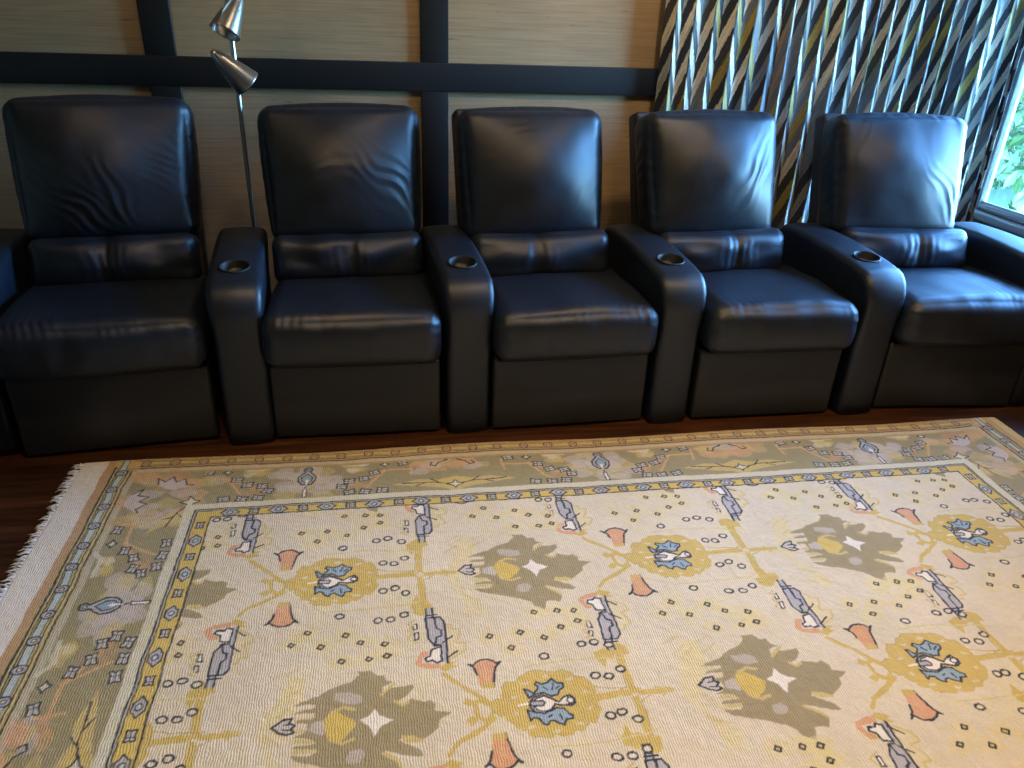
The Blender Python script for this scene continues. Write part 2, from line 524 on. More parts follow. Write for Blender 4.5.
for i, (x, (lab, folds)) in enumerate(zip(FX, specs)):
    make_recliner(i, x, 2.492 - (0.012 if i == 0 else 0), ROTS[i], lab, folds, HWS[i], BDX[i], ARMX[i], -1.362 if i == 0 else None, BYAW[i])

# ------------------------------------------------------------------ the rug
# all pattern pieces are in millimetres in the rug's own plane
AR = [(-25,2),(-3,21),(18,24),(13,10),(26,3),(17,-6),(26,-16),(11,-20),(-4,-15)]
BB1 = [(19,79),(48,59)]
BB2 = [(13,28),(40,8)]
BG = [(-32,24),(-25,39),(-8,42),(-3,30),(15,28),(15,-29),(-15,-14),(-14,-49),(-17,-68),(-16,-100),(-32,-89),(-32,-56),(-33,-17)]
BGL = [(27,83),(65,59),(72,35),(45,29),(58,8),(63,-15),(42,-17),(42,-30),(31,-33)]
BL1 = [(14,97),(14,23),(15,-27),(0,-38)]
BL2 = [(-3,30),(-15,13),(-16,-3),(-2,-7)]
BL3 = [(-11,-19),(2,-25),(-1,-38)]
BN = [(-60,-102),(-45,-96),(-34,-89),(-16,-100),(-9,-113),(-14,-128),(-36,-129),(-43,-155),(-62,-122)]
BO = [(-59,86),(-49,100),(-23,109),(-2,111),(8,110),(1,94),(-17,93),(-42,89),(-39,72),(-24,63),(-26,53),(-44,53),(-53,71)]
BR1 = [(-57,11),(-48,10),(-45,-15),(-56,-12)]
BR2 = [(-58,-25),(-49,-28),(-49,-47),(-58,-42)]
BW = [(-41,84),(-33,88),(-21,84),(-13,90),(-3,92),(5,79),(5,55),(13,51),(-20,53),(-22,65),(-36,71)]
BY = [(-1,111),(12,122),(44,108),(31,100),(47,91),(22,89),(10,100)]
DOT = [(-113,223),(-63,180),(-36,226),(27,203),(76,235),(124,252),(121,291),(78,295),(16,295),(-63,-188),(-102,-228),(-28,-241),(32,-208),(74,-237),(135,-249),(140,-288),(97,-294),(25,-295)]
FL_B1 = [(-55,47),(-48,46),(-36,32),(-24,42),(-20,51),(-29,59),(-23,66),(-7,58),(6,62),(18,72),(28,59),(45,53),(43,42),(33,36),(25,22),(8,20),(-10,33),(-27,31),(-48,20)]
FL_B2 = [(-55,-15),(-43,-22),(-20,-25),(1,-21),(15,-14),(32,-19),(39,-32),(48,-39),(46,-49),(33,-48),(24,-64),(13,-58),(2,-49),(-8,-51),(-14,-60),(-24,-55),(-32,-40),(-42,-37),(-52,-46)]
FL_GOLD = [(-106,54),(-93,73),(-69,70),(-61,86),(-46,91),(-36,100),(-9,100),(22,91),(49,94),(71,81),(78,67),(98,65),(109,43),(113,20),(109,-5),(111,-34),(101,-57),(82,-61),(70,-75),(49,-78),(37,-92),(12,-92),(-6,-84),(-16,-96),(-35,-89),(-51,-90),(-50,-73),(-75,-67),(-89,-51),(-104,-40),(-99,-22),(-120,-23),(-137,-3),(-141,17),(-121,27),(-90,17),(-105,38)]
FL_T = [(-47,9),(-18,9),(-11,2),(-17,-7),(-46,-4)]
FL_W = [(-49,6),(-35,21),(-14,27),(8,13),(25,1),(42,15),(53,19),(62,6),(61,-6),(51,-13),(34,-11),(13,-4),(1,-21),(-16,-29),(-37,-23),(-48,-6)]
NODE = [(-179,21),(-159,28),(-135,-3),(-152,-34),(-174,-20)]
PD = [(-1,32),(15,21),(32,8),(54,-8),(35,-22),(8,-46),(-3,-31),(-21,-5)]
PG = [(-96,29),(-77,35),(-63,25),(-39,6),(-33,-6),(-45,-26),(-74,-51),(-94,-36),(-101,-19),(-106,11)]
PH = [(-192,151),(-148,152),(-156,82),(-219,-46),(-193,-90),(-155,-133),(-158,-179),(-201,-171),(-208,-107),(-236,-44),(-250,-11)]
PL1 = [(-83,87),(-50,86),(-22,74),(-21,54),(-51,52),(-82,67)]
PL2 = [(-48,-72),(-24,-68),(-11,-82),(-22,-101),(-45,-103),(-55,-92)]
PL3 = [(-136,9),(-108,17),(-96,-9),(-107,-24),(-138,-12)]
PO = [(-177,63),(-149,75),(-114,85),(-97,98),(-46,116),(-27,138),(-32,148),(2,147),(14,130),(32,128),(35,112),(51,104),(27,95),(23,78),(45,87),(71,87),(97,90),(97,75),(80,56),(61,47),(72,31),(91,49),(123,37),(139,40),(152,27),(150,11),(185,1),(156,-15),(153,-34),(132,-50),(111,-64),(90,-58),(67,-50),(58,-60),(82,-73),(103,-86),(114,-103),(101,-106),(69,-97),(47,-89),(32,-82),(27,-92),(53,-110),(67,-127),(54,-149),(40,-143),(21,-145),(11,-177),(-3,-166),(-14,-162),(-22,-145),(-38,-133),(-67,-120),(-96,-109),(-126,-98),(-153,-89),(-172,-72),(-130,-75),(-118,-69),(-118,-59),(-170,-55),(-162,-48),(-117,-46),(-129,-32),(-171,-26),(-150,-18),(-142,-9),(-145,10),(-173,14),(-162,21),(-129,22),(-129,39),(-175,38),(-163,46),(-127,50),(-125,60)]
PT1 = [(15,70),(32,86),(49,96)]
SQ = [(115,166),(148,170),(185,155),(129,61),(161,56),(193,75),(131,-55),(161,-48),(192,-71),(118,-162),(150,-164),(189,-147),(13,141),(15,-138)]
ST1 = [(-242,113),(-183,57),(-136,10)]
ST2 = [(-227,-82),(-170,-50),(-136,-27)]
TU1 = [(-173,136),(-161,127),(-153,137),(-141,146),(-119,145),(-97,129),(-113,127),(-114,102),(-117,79),(-124,61),(-154,66),(-155,90),(-153,110),(-158,120)]
TU2 = [(-155,-61),(-133,-60),(-118,-68),(-112,-95),(-109,-118),(-95,-137),(-113,-140),(-127,-156),(-139,-148),(-152,-141),(-169,-135),(-156,-121),(-154,-101)]
BBR = [[(19, 79), (48, 59)], [(13, 28), (40, 8)]]
def lin(r, g, b):
    f = lambda c: (c / 255) / 12.92 if c <= 10 else ((c / 255 + 0.055) / 1.055) ** 2.4
    return np.array([f(r), f(g), f(b)], dtype=np.float32)
K_FIELD = lin(218, 202, 170); K_GOLD = lin(206, 177, 100); K_YEL = lin(212, 182, 98); K_OLIVE = lin(162, 146, 108)
K_BORD = lin(160, 147, 108); K_ORANGE = lin(216, 162, 122); K_BLUE = lin(152, 170, 176); K_LAV = lin(182, 175, 170)
K_WHITE = lin(236, 224, 204); K_DARK = lin(58, 62, 68); K_PALE = lin(221, 201, 140); K_MAUVE = lin(202, 188, 172)
K_CREAM = lin(214, 204, 172); K_TAN = lin(196, 156, 110); K_MINT = lin(190, 198, 186); K_PEACH = lin(218, 172, 118)
K_STRAW = lin(206, 182, 116)
PX = 1.25
RX0, RX1, RY0, RY1 = -1050, 2435, -105, 2400
CW, CHH = int((RX1 - RX0) / PX), int((RY1 - RY0) / PX)
canvas = np.empty((CHH, CW, 3), dtype=np.float32)
clip = [RX0, RX1, RY0, RY1]

def _box(pts, pad):
    xs = [p[0] for p in pts]; ys = [p[1] for p in pts]
    x0 = max(min(xs) - pad, clip[0]); x1 = min(max(xs) + pad, clip[1])
    y0 = max(min(ys) - pad, clip[2]); y1 = min(max(ys) + pad, clip[3])
    i0 = int(math.ceil((x0 - RX0) / PX)); i1 = int((x1 - RX0) / PX); j0 = int(math.ceil((y0 - RY0) / PX)); j1 = int((y1 - RY0) / PX)
    if i1 <= i0 or j1 <= j0: return None
    X = RX0 + (np.arange(i0, i1) + .5) * PX; Y = RY0 + (np.arange(j0, j1) + .5) * PX
    return slice(j0, j1), slice(i0, i1), X[None, :], Y[:, None]
def poly(pts, col, a=1.0):
    b = _box(pts, 2)
    if not b: return
    sj, si, X, Y = b
    m = np.zeros((Y.shape[0], X.shape[1]), dtype=bool)
    n = len(pts)
    for k in range(n):
        x0, y0 = pts[k]; x1, y1 = pts[(k + 1) % n]
        if y0 == y1: continue
        m ^= ((y0 > Y) != (y1 > Y)) & (X < (x1 - x0) * (Y - y0) / (y1 - y0) + x0)
    t = canvas[sj, si]; t[m] = t[m] * (1 - a) + col * a
def line(pts, w, col, closed=False, a=1.0):
    if closed: pts = list(pts) + [pts[0]]
    for (x0, y0), (x1, y1) in zip(pts[:-1], pts[1:]):
        b = _box([(x0, y0), (x1, y1)], w)
        if not b: continue
        sj, si, X, Y = b
        dx, dy = x1 - x0, y1 - y0; L = dx * dx + dy * dy + 1e-6
        t = np.clip(((X - x0) * dx + (Y - y0) * dy) / L, 0, 1)
        d = (X - x0 - t * dx) ** 2 + (Y - y0 - t * dy) ** 2
        m = d < (w / 2) ** 2
        q = canvas[sj, si]; q[m] = q[m] * (1 - a) + col * a
def ell(cx, cy, rx, ry, n=14, ph=0.0, wob=0.0, seed=0):
    rr = random.Random(seed)
    return [(cx + rx * math.cos(2 * PI * k / n + ph) * (1 + wob * rr.uniform(-1, 1)), cy + ry * math.sin(2 * PI * k / n + ph) * (1 + wob * rr.uniform(-1, 1))) for k in range(n)]
def tr(pts, cx, cy, sx=1, sy=1): return [(cx + sx * x, cy + sy * y) for x, y in pts]
def rect(x0, x1, y0, y1, col):
    poly([(x0, y0), (x1, y0), (x1, y1), (x0, y1)], col)
OW = 5.6
def shape(pts, col, ow=OW, oc=K_DARK, a=1.0):
    poly(pts, col, a)
    if ow: line(pts, ow, oc, True)

def bird(cx, cy, s):      # s = +1: orange head up, -1: head down
    T = lambda p: tr(p, cx, cy, 1, s)
    line(T(BGL), 6, K_STRAW); poly(T(BGL + [(14, 30), (14, 90)]), K_PALE, .45)
    shape(T(BO), K_ORANGE, 0); shape(T(BY), K_GOLD, 0); shape(T(BN), K_GOLD, 0)
    poly(T([(-22, -98), (-4, -98), (-4, -60), (-22, -60)]), K_LAV)
    shape(T([(-24, -62), (12, -62), (22, -48), (22, 20), (9, 36), (-10, 36), (-24, 10)]), K_LAV)
    line(T([(-1, -62), (-1, -22), (12, -14)]), OW, K_DARK); line(T([(-8, 36), (-3, 10), (10, 4), (10, -14)]), OW, K_DARK)
    line(T([(-22, -98), (-22, -60)]), OW, K_DARK); line(T([(-4, -98), (-4, -60)]), OW, K_DARK); line(T([(-24, -72), (8, -72)]), OW - 1, K_DARK)
    poly(T([(8, 36), (22, 20), (22, 92), (8, 92)]), K_LAV); line(T([(22, 20), (22, 94)]), OW, K_DARK); line(T([(8, 40), (8, 88)]), OW - 1, K_DARK)
    shape(T([(-16, 46), (8, 42), (8, 86), (-6, 91), (-14, 82), (-30, 84), (-34, 74), (-20, 67)]), K_WHITE)
    shape(T(BR1), K_WHITE, 4); shape(T(BR2), K_WHITE, 4)
    for b in BBR: line(T(b), OW - 1, K_DARK)
    line(T([(-52, -60), (-70, -48), (-55, -45), (-72, -22), (-56, -18), (-74, 6), (-50, 22)]), 4, K_STRAW)

def cross(cx, cy, left=True):
    line([(cx - 110 if left else cx, cy), (cx + 95, cy + 2)], 15, K_GOLD)
    line([(cx, cy - 150), (cx, cy + 150)], 17, K_GOLD)
    for s in (-1, 1):
        poly([(cx - 26, cy + s * 122), (cx + 26, cy + s * 122), (cx + 22, cy + s * 150), (cx + 8, cy + s * 160), (cx - 10, cy + s * 160), (cx - 24, cy + s * 148)], K_GOLD)
    line([(cx - 40, cy + 9), (cx - 12, cy + 22), (cx - 9, cy + 120)], 3, K_STRAW * .8); line([(cx + 40, cy - 8), (cx + 12, cy - 22), (cx + 9, cy - 120)], 3, K_STRAW * .8)
    poly([(cx - 14, cy), (cx, cy + 12), (cx + 14, cy), (cx, cy - 12)], K_FIELD)
    line([(cx + 95, cy), (cx + 60, cy + 14), (cx + 95, cy + 4), (cx + 70, cy - 12)], 5, K_STRAW)

def flower(cx, cy):
    T = lambda p: tr(p, cx, cy)
    rr = random.Random(int(cx + 7 * cy))
    for p in DOT:
        x, y = cx + p[0] + rr.uniform(-5, 5), cy + p[1] + rr.uniform(-5, 5)
        poly(ell(x, y, 34, 25, 11, .3, .25, int(x)), K_PALE, .55)
    for p in DOT:
        x, y = cx + p[0], cy + p[1]
        shape([(x - 9, y - 2), (x - 2, y + 8), (x + 9, y + 2), (x + 2, y - 8)], K_STRAW, 4.8)
    for p in SQ:
        x, y = cx + p[0] + rr.uniform(-3, 3), cy + p[1] + rr.uniform(-3, 3)
        shape(ell(x, y, 12, 9.5, 7, .4), K_FIELD * 1.04, 5.2)
    line(T([(100, 3), (215, 6)]), 15, K_GOLD)
    line(T([(105, 35), (150, 22), (225, 14)]), 3, K_STRAW * .8)
    line(T([(-30, 118), (60, 122), (200, 112), (232, 100)]), 5, K_PALE * .92); line(T([(-30, -118), (60, -120), (200, -114), (232, -104)]), 5, K_PALE * .92)
    line(T(ST1), 12, K_GOLD); line(T(ST2), 12, K_GOLD)
    line(T([(-242, 113), (-222, 84), (-180, 56)]), 5, K_STRAW); line(T([(-245, -108), (-227, -82), (-180, -60)]), 10, K_GOLD)
    line(T(NODE), 13, K_GOLD, True); poly(T([(-192, 10), (-205, 22), (-196, 38), (-180, 26)]), K_GOLD); poly(T([(-186, -12), (-204, -24), (-190, -40), (-176, -28)]), K_GOLD)
    poly(T(ell(-156, -4, 16, 17, 8)), K_FIELD)
    poly(T(FL_GOLD), K_GOLD)
    line(T(FL_GOLD), 4, K_STRAW * .85, True)
    for k in range(10):
        a = 2 * PI * k / 10 + .3
        poly(ell(cx + 5 + 96 * math.cos(a), cy + 80 * math.sin(a), 11, 6, 6, a, .2, k), K_FIELD, .8)
    for (ux, uy, q) in ((-138, 100, 1), (-131, -108, -1)):
        U = [(-40, 38), (-29, 33), (-21, 42), (-8, 48), (8, 49), (22, 42), (30, 33), (41, 38), (26, 22), (22, 2), (14, -38), (-15, -38), (-21, 2), (-25, 22)]
        U = [(cx + ux + x, cy + uy + q * y) for x, y in U]
        poly(U, K_ORANGE); line(U[:11], OW, K_DARK); line(U[-2:] + U[:1], OW, K_DARK)
        poly([(cx + ux + x, cy + uy + q * y) for x, y in ((-15, -40), (15, -40), (17, -24), (6, -30), (-2, -20), (-10, -30), (-18, -24))], K_GOLD)
        line([(cx + ux, cy + uy + q * 22), (cx + ux + 2, cy + uy - q * 16)], 10, K_PEACH, a=.55)
    shape(T(FL_B1), K_BLUE, 5); shape(T(FL_B2), K_BLUE, 5)
    for P3 in ([(-8, 50), (2, 40)], [(20, 58), (14, 40)], [(-8, -40), (0, -34)], [(22, -50), (18, -34)], [(34, 48), (24, 40)]): line(T(P3), 4, K_DARK)
    for k in range(18):
        a = 2 * PI * k / 18; poly(ell(cx + 3 + 108 * math.cos(a), cy + 88 * math.sin(a), 13, 11, 8, 0, .2, k), K_GOLD)
    shape(T(FL_W), K_LAV, 5); poly(T([(x * .86 + 1, y * .8) for x, y in FL_W]), K_WHITE); line(T([(x * .86 + 1, y * .8) for x, y in FL_W]), 4, K_DARK, True)
    shape(T(FL_T), K_LAV, 4.5); shape(T(ell(52, 3, 9, 8, 8)), K_WHITE, 4)
    line(T([(-75, 0), (-52, 2)]), 6, K_WHITE)

def palm(cx, cy):
    T = lambda p: tr(p, cx, cy)
    poly(T(PH), K_PALE, .6)
    rr = random.Random(int(cx * 3 + cy))
    for k in range(16):      # pale yellow flame strokes to the left of the palmette
        x = -250 + rr.uniform(0, 130); y = rr.uniform(-170, 160)
        line(T([(x, y), (x + rr.uniform(20, 50), y + rr.uniform(14, 30) * (1 if y > 0 else -1))]), rr.uniform(5, 9), K_STRAW, a=.45)
    for s, e in (((-160, 68), (-118, 70)), ((-165, 44), (-128, 46)), ((-165, 18), (-128, 20)), ((-160, -12), (-130, -12)), ((-160, -36), (-122, -38)), ((-160, -62), (-120, -64)), ((-150, -82), (-110, -80))):
        line(T([s, (e[0], e[1])]), 12, K_STRAW, a=.8)
    poly(T(PO), K_OLIVE)
    for p in ([(23, 72), (40, 88), (54, 100)], [(56, 47), (72, 33), (84, 40)], [(66, -52), (90, -56), (112, -66)], [(27, -86), (52, -104), (66, -122)], [(70, -60), (96, -66)]):
        line(T(p), 8, K_STRAW)
    poly(T(PL1), K_MAUVE, .6); poly(T(PL2), K_MAUVE, .6); poly(T(PL3), K_MAUVE, .8)
    poly(T(PG), K_YEL); line(T([(-86, 33), (-60, 44), (-38, 36)]), 9, K_STRAW); line(T([(-92, -38), (-64, -52), (-40, -44)]), 9, K_STRAW)
    poly(T([(-28, 4), (-6, 12), (4, 34), (18, 12), (50, -6), (22, -16), (8, -44), (-6, -14)]), K_WHITE)

def arrow(cx, cy):
    T = lambda p: tr(p, cx, cy)
    shape(T(AR), K_MAUVE); line(T([(0, 6), (14, 8)]), 4, K_DARK); line(T([(0, -6), (14, -8)]), 4, K_DARK)

def xmotif(T, s, t, q=1.0, ang=0.0):
    a, b = 17 * q, 14 * q
    P = [(-a, b), (-a * .2, b * .8), (a * .2, b * .8), (a, b), (a, b * .3), (a * .75, 0), (a, -b * .3), (a, -b), (a * .2, -b * .8), (-a * .2, -b * .8), (-a, -b), (-a, -b * .3), (-a * .75, 0), (-a, b * .3)]
    P = [(s + x * math.cos(ang) - y * math.sin(ang), t + x * math.sin(ang) + y * math.cos(ang)) for x, y in P]
    shape(T(P), K_LAV * .6 + K_CREAM * .4, 4.4); line(T([P[1], P[9]]), 2.6, K_DARK); line(T([P[5], P[12]]), 2.6, K_DARK)

def border_unit(T, seed, full=True):
    """one repeat of the main border; s runs along it, t outwards (0..240)"""
    rr = random.Random(seed)
    # mauve cloud round the teardrop
    for k in range(26):
        a = rr.uniform(0, 2 * PI); d = rr.uniform(.2, 1)
        poly(T(ell(112 * d * math.cos(a), 120 + 96 * d * math.sin(a), 36, 26, 9, a, .3, k + seed)), K_MAUVE if k % 4 else K_STRAW, .55)
    for s_ in (-1, 1):
        # gold corner blossoms and orange twigs
        for k in range(9):
            poly(T(ell(s_ * (165 + rr.uniform(-26, 26)), 196 + rr.uniform(-22, 22), 22, 14, 8, 1, .4, k + seed)), (K_YEL, K_STRAW, K_CREAM)[k % 3], .6)
        line(T([(s_ * 120, 215), (s_ * 190, 208), (s_ * 225, 235)]), 13, K_CREAM, a=.8)
        line(T([(s_ * 352, 165), (s_ * 260, 165), (s_ * 200, 70)]), 9, K_PEACH, a=.75)
        line(T([(s_ * 260, 165), (s_ * 190, 120), (s_ * 130, 90)]), 14, K_PEACH, a=.7)
        line(T([(s_ * 345, 130), (s_ * 352, 190), (s_ * 330, 215)]), 9, K_PEACH, a=.7)
        for k in range(8):
            poly(T(ell(s_ * (170 + rr.uniform(-40, 40)), 85 + rr.uniform(-16, 16), 18, 10, 7, 0, .4, k)), K_TAN, .4)
        for (s, t) in ((326, 204), (226, 157), (190, 124), (141, 114), (118, 86), (143, 50), (194, 46), (250, 50)):
            xmotif(T, s_ * s, t, 1.0, rr.uniform(-.3, .3))
        s, t = s_ * 262, 203
        shape(T([(s - 18, t), (s - 7, t + 5), (s, t + 15), (s + 7, t + 5), (s + 18, t), (s + 7, t - 5), (s, t - 15), (s - 7, t - 5)]), K_CREAM, 4.5)
    # teardrop
    shape(T([(-8, 208), (8, 208), (14, 194), (8, 182), (16, 172), (30, 152), (28, 130), (14, 108), (-14, 108), (-28, 130), (-30, 152), (-16, 172), (-8, 182), (-14, 194)]), K_LAV, 5.5)
    shape(T([(0, 170), (18, 148), (16, 128), (0, 112), (-16, 128), (-18, 148)]), K_BLUE, 4)
    shape(T(ell(0, 194, 6, 6, 8)), K_CREAM, 3.5); poly(T([(-6, 128), (0, 140), (6, 128), (0, 100)]), K_WHITE)
    line(T([(0, 96), (0, 88)]), 6, K_DARK); shape(T([(-6, 82), (6, 82), (6, 34), (-6, 34)]), K_WHITE, 4)
    if full:
        c = 495
        for k in range(30):
            poly(T(ell(c + rr.uniform(-120, 120), 190 + rr.uniform(-45, 50), 34, 20, 8, 0, .35, k + seed)), (K_PEACH, K_ORANGE, K_STRAW, K_MAUVE)[k % 4], .5)
        poly(T([(c - 215, 78), (c - 120, 100), (c - 60, 92), (c, 110), (c + 60, 92), (c + 120, 100), (c + 215, 78), (c + 130, 60), (c + 40, 42), (c, 20), (c - 40, 42), (c - 130, 60)]), K_STRAW, .85)
        poly(T([(c - 150, 80), (c - 60, 84), (c, 96), (c + 60, 84), (c + 150, 80), (c + 40, 56), (c, 40), (c - 40, 56)]), K_YEL, .55)
        for s_ in (-1, 1):
            line(T([(c + s_ * 22, 64), (c + s_ * 70, 78), (c + s_ * 120, 78), (c + s_ * 178, 84)]), 4.5, K_DARK)
            line(T([(c + s_ * 50, 70), (c + s_ * 84, 98)]), 4, K_DARK); line(T([(c + s_ * 98, 78), (c + s_ * 132, 62)]), 4, K_DARK)
            line(T([(c + s_ * 20, 208), (c + s_ * 46, 200), (c + s_ * 60, 178), (c + s_ * 78, 184), (c + s_ * 70, 200)]), 5, K_DARK)
        line(T([(c - 30, 206), (c, 222), (c + 30, 206)]), 4.5, K_DARK)
        shape(T([(c - 30, 64), (c - 10, 70), (c, 84), (c + 10, 70), (c + 30, 64), (c + 8, 54), (c, 44), (c - 8, 54)]), K_CREAM, 4.5)

def paint_rug():
    canvas[:] = K_STRAW * .92
    FX0, FX1, FY1 = -573, 2000, 2040
    FY0 = 255
    bx0, bx1, by0, by1 = -875, 2302, -47, 2302     # main border outer edges
    # ground bands
    rect(RX0, RX1, RY0, RY1, K_STRAW * .95)
    rect(RX0, -968, RY0, RY1, K_WHITE * .95); rect(2395, RX1, RY0, RY1, K_STRAW)
    rect(-968, -942, RY0, RY1, K_TAN)
    rect(2369, 2395, RY0, RY1, K_TAN)
    rect(-942, 2369, by0 - 60, by1 + 50, K_STRAW * .8)
    rect(-935, 2362, by0 - 52, by1 + 42, K_STRAW)
    rect(-900, 2340, by1 + 42, RY1, K_PEACH * .55 + K_STRAW * .45); rect(-900, 2340, by1, by1 + 42, K_TAN * .5 + K_STRAW * .4)
    rect(bx0, bx1, by0, by1, K_BORD)
    # guard lines, sides then top/bottom
    def guard(T, s0, s1, ends=0, cb=None, lw=1.0):
        cb = K_MINT if cb is None else cb
        for t, w in ((250, 6), (262, 4), (296, 4), (306, 6)):
            line(T([(s0 - (t - 245) * ends, t), (s1 + (t - 245) * ends, t)]), w * lw, K_DARK)
        s = s0 + 10; k = 0
        while s < s1:
            shape(T([(s + 14, 270), (s + 80, 270), (s + 80, 289), (s + 14, 289)]), cb, 3.5 * lw)
            shape(T(ell(s, 279, 15, 18, 10)), K_LAV if lw == 1 else K_TAN, 5 * lw); shape(T(ell(s, 279, 6, 7, 6)), K_CREAM if lw == 1 else K_STRAW, 3 * lw)
            s += 93; k += 1
    TL = lambda p: [(-630 - t, s) for s, t in p]
    TRt = lambda p: [(2057 + t, s) for s, t in p]
    TT = lambda p: [(s, 2085 + t) for s, t in p]
    TB = lambda p: [(s, 210 - t) for s, t in p]
    # outer and inner cream scroll stripes of the border
    for T, a, b in ((TL, 210, 2085), (TRt, 210, 2085), (TT, -630, 2057), (TB, -630, 2057)):
        poly(T([(a - 240, 244), (b + 240, 244), (b + 225, 226), (a - 225, 226)]), K_CREAM, .55)
    clip[:] = [-1000, 2420, -110, 2392]
    # corners: warm ground with lilies
    for cx, cy, sx, sy in ((-630, 2085, -1, 1), (2057, 2085, 1, 1), (-630, 210, -1, -1), (2057, 210, 1, -1)):
        rr = random.Random(3)
        for k in range(46):
            x = rr.uniform(-40, 235); y = rr.uniform(-60, 205)
            poly(ell(cx + sx * x, cy + sy * y, 44, 28, 9, 1, .35, k), (K_PEACH, K_TAN, K_STRAW, K_MAUVE)[k % 4], .45)
        for (lx, ly, an) in ((95, 150, 0.3), (190, 60, 1.4)):
            L = [(-62, 10), (-40, 4), (-20, 34), (0, 12), (18, 38), (34, 8), (66, 22), (46, -10), (14, -30), (-16, -30), (-44, -8)]
            L = [(lx + x * math.cos(an) - y * math.sin(an), ly + x * math.sin(an) + y * math.cos(an)) for x, y in L]
            L = [(cx + sx * x, cy + sy * y) for x, y in L]
            poly(L, K_MAUVE); line(L[:8], 4.5, K_DARK)
        P = lambda x, y: (cx + sx * x, cy + sy * y)
        poly([P(10, 10), P(80, -10), P(120, -110), P(60, -60), P(20, -70), P(-10, -10)], K_STRAW, .85)
        line([P(25, 30), P(48, -5), P(72, -80)], 4.5, K_DARK); line([P(50, -8), P(26, -40)], 4, K_DARK); line([P(56, -30), P(86, -40)], 4, K_DARK)
        shape([P(-8, 48), P(14, 58), P(28, 76), P(34, 54), P(54, 44), P(32, 36), P(18, 18), P(10, 36)], K_CREAM, 4.5)
    clip[:] = [-872, 2299, 200, 2100]
    for i, s in enumerate((1680, 700)):
        border_unit(lambda p, s=s: TL([(s - a, t) for a, t in p]), 11 + i, True)
        border_unit(lambda p, s=s: TRt([(s - a, t) for a, t in p]), 21 + i, True)
    clip[:] = [-640, 2060, -44, 2299]
    for i, s in enumerate((-300, 720, 1760)):
        border_unit(lambda p, s=s: TT([(s + a, t) for a, t in p]), 31 + i, i < 2)
        border_unit(lambda p, s=s: TB([(s + a, t) for a, t in p]), 41 + i, i < 2)
    clip[:] = [-1000, 2420, -110, 2392]
    guard(TL, -20, 2318, .6); guard(TRt, -20, 2318, .6); guard(TT, -850, 2280, .6, K_STRAW, .7); guard(TB, -850, 2280, .6)
    # inner cream stripe + yellow band
    rect(-660, 2087, 180, 2115, K_CREAM)
    rect(-632, 2059, 208, 2087, K_DARK); rect(-627, 2054, 213, 2082, K_CREAM * .8); rect(-624, 2051, 216, 2079, K_DARK)
    rect(-620, 2047, 220, 2075, K_YEL); rect(-578, 2005, 250, 2045, K_DARK)
    rect(FX0, FX1, FY0, FY1, K_FIELD)
    def band(T, s0, s1, t):
        s = s0; k = 0
        while s < s1:
            if k % 2 == 0:
                shape(T([(s - 30, t), (s - 18, t + 9), (s - 12, t + 16), (s + 12, t + 16), (s + 18, t + 9), (s + 30, t), (s + 18, t - 9), (s + 12, t - 16), (s - 12, t - 16), (s - 18, t - 9)]), K_LAV, 4.5)
                shape(T(ell(s, t, 9, 8, 8)), K_MINT, 3.5)
            else:
                xmotif(T, s, t, .85)
            s += 75; k += 1
    band(lambda p: [(t, s) for s, t in p], 282, 2030, -599); band(lambda p: [(t, s) for s, t in p], 282, 2030, 2026)
    band(lambda p: p, -522, 1990, 2061); band(lambda p: p, -522, 1990, 234)
    # field
    clip[:] = [FX0, FX1, FY0, FY1]
    rowA = (-180, 800, 1793, 2800); rowB = (-670, 336, 1343, 2350)
    rows = ((2190, rowB), (1708, rowA), (1230, rowB), (750, rowA), (270, rowB))
    pal = {0: (-1110, -80, 907, 1920), 1: (-628, 373, 1384, 2380)}
    for ri, (y, xs) in enumerate(rows):
        for x in pal[ri % 2]: palm(x, y)
    for ri, (y, xs) in enumerate(rows):
        for x in xs: 
            cross(x + (236 if ri % 2 else 205), y)
    for ri, (y, xs) in enumerate(rows):
        for x in xs:
            bird(x - (262 if ri % 2 else 250), y + 243, -1); bird(x - (262 if ri % 2 else 258), y - 240, 1)
    for ri, (y, xs) in enumerate(rows):
        for x in xs: flower(x, y); arrow(x - 612, y + 4)
    clip[:] = [RX0, RX1, RY0, RY1]
paint_rug()

def smooth_noise(h, w, cell, seed):
    r = np.random.RandomState(seed)
    gh, gw = int(h / cell) + 3, int(w / cell) + 3
    g = r.rand(gh, gw).astype(np.float32) * 2 - 1
    yy = np.arange(h) / cell; xx = np.arange(w) / cell
    y0 = yy.astype(int); x0 = xx.astype(int); fy = (yy - y0)[:, None].astype(np.float32); fx = (xx - x0)[None, :].astype(np.float32)
    fy = fy * fy * (3 - 2 * fy); fx = fx * fx * (3 - 2 * fx)
    a = g[y0][:, x0]; b = g[y0][:, x0 + 1]; c = g[y0 + 1][:, x0]; d = g[y0 + 1][:, x0 + 1]
    return (a * (1 - fx) + b * fx) * (1 - fy) + (c * (1 - fx) + d * fx) * fy

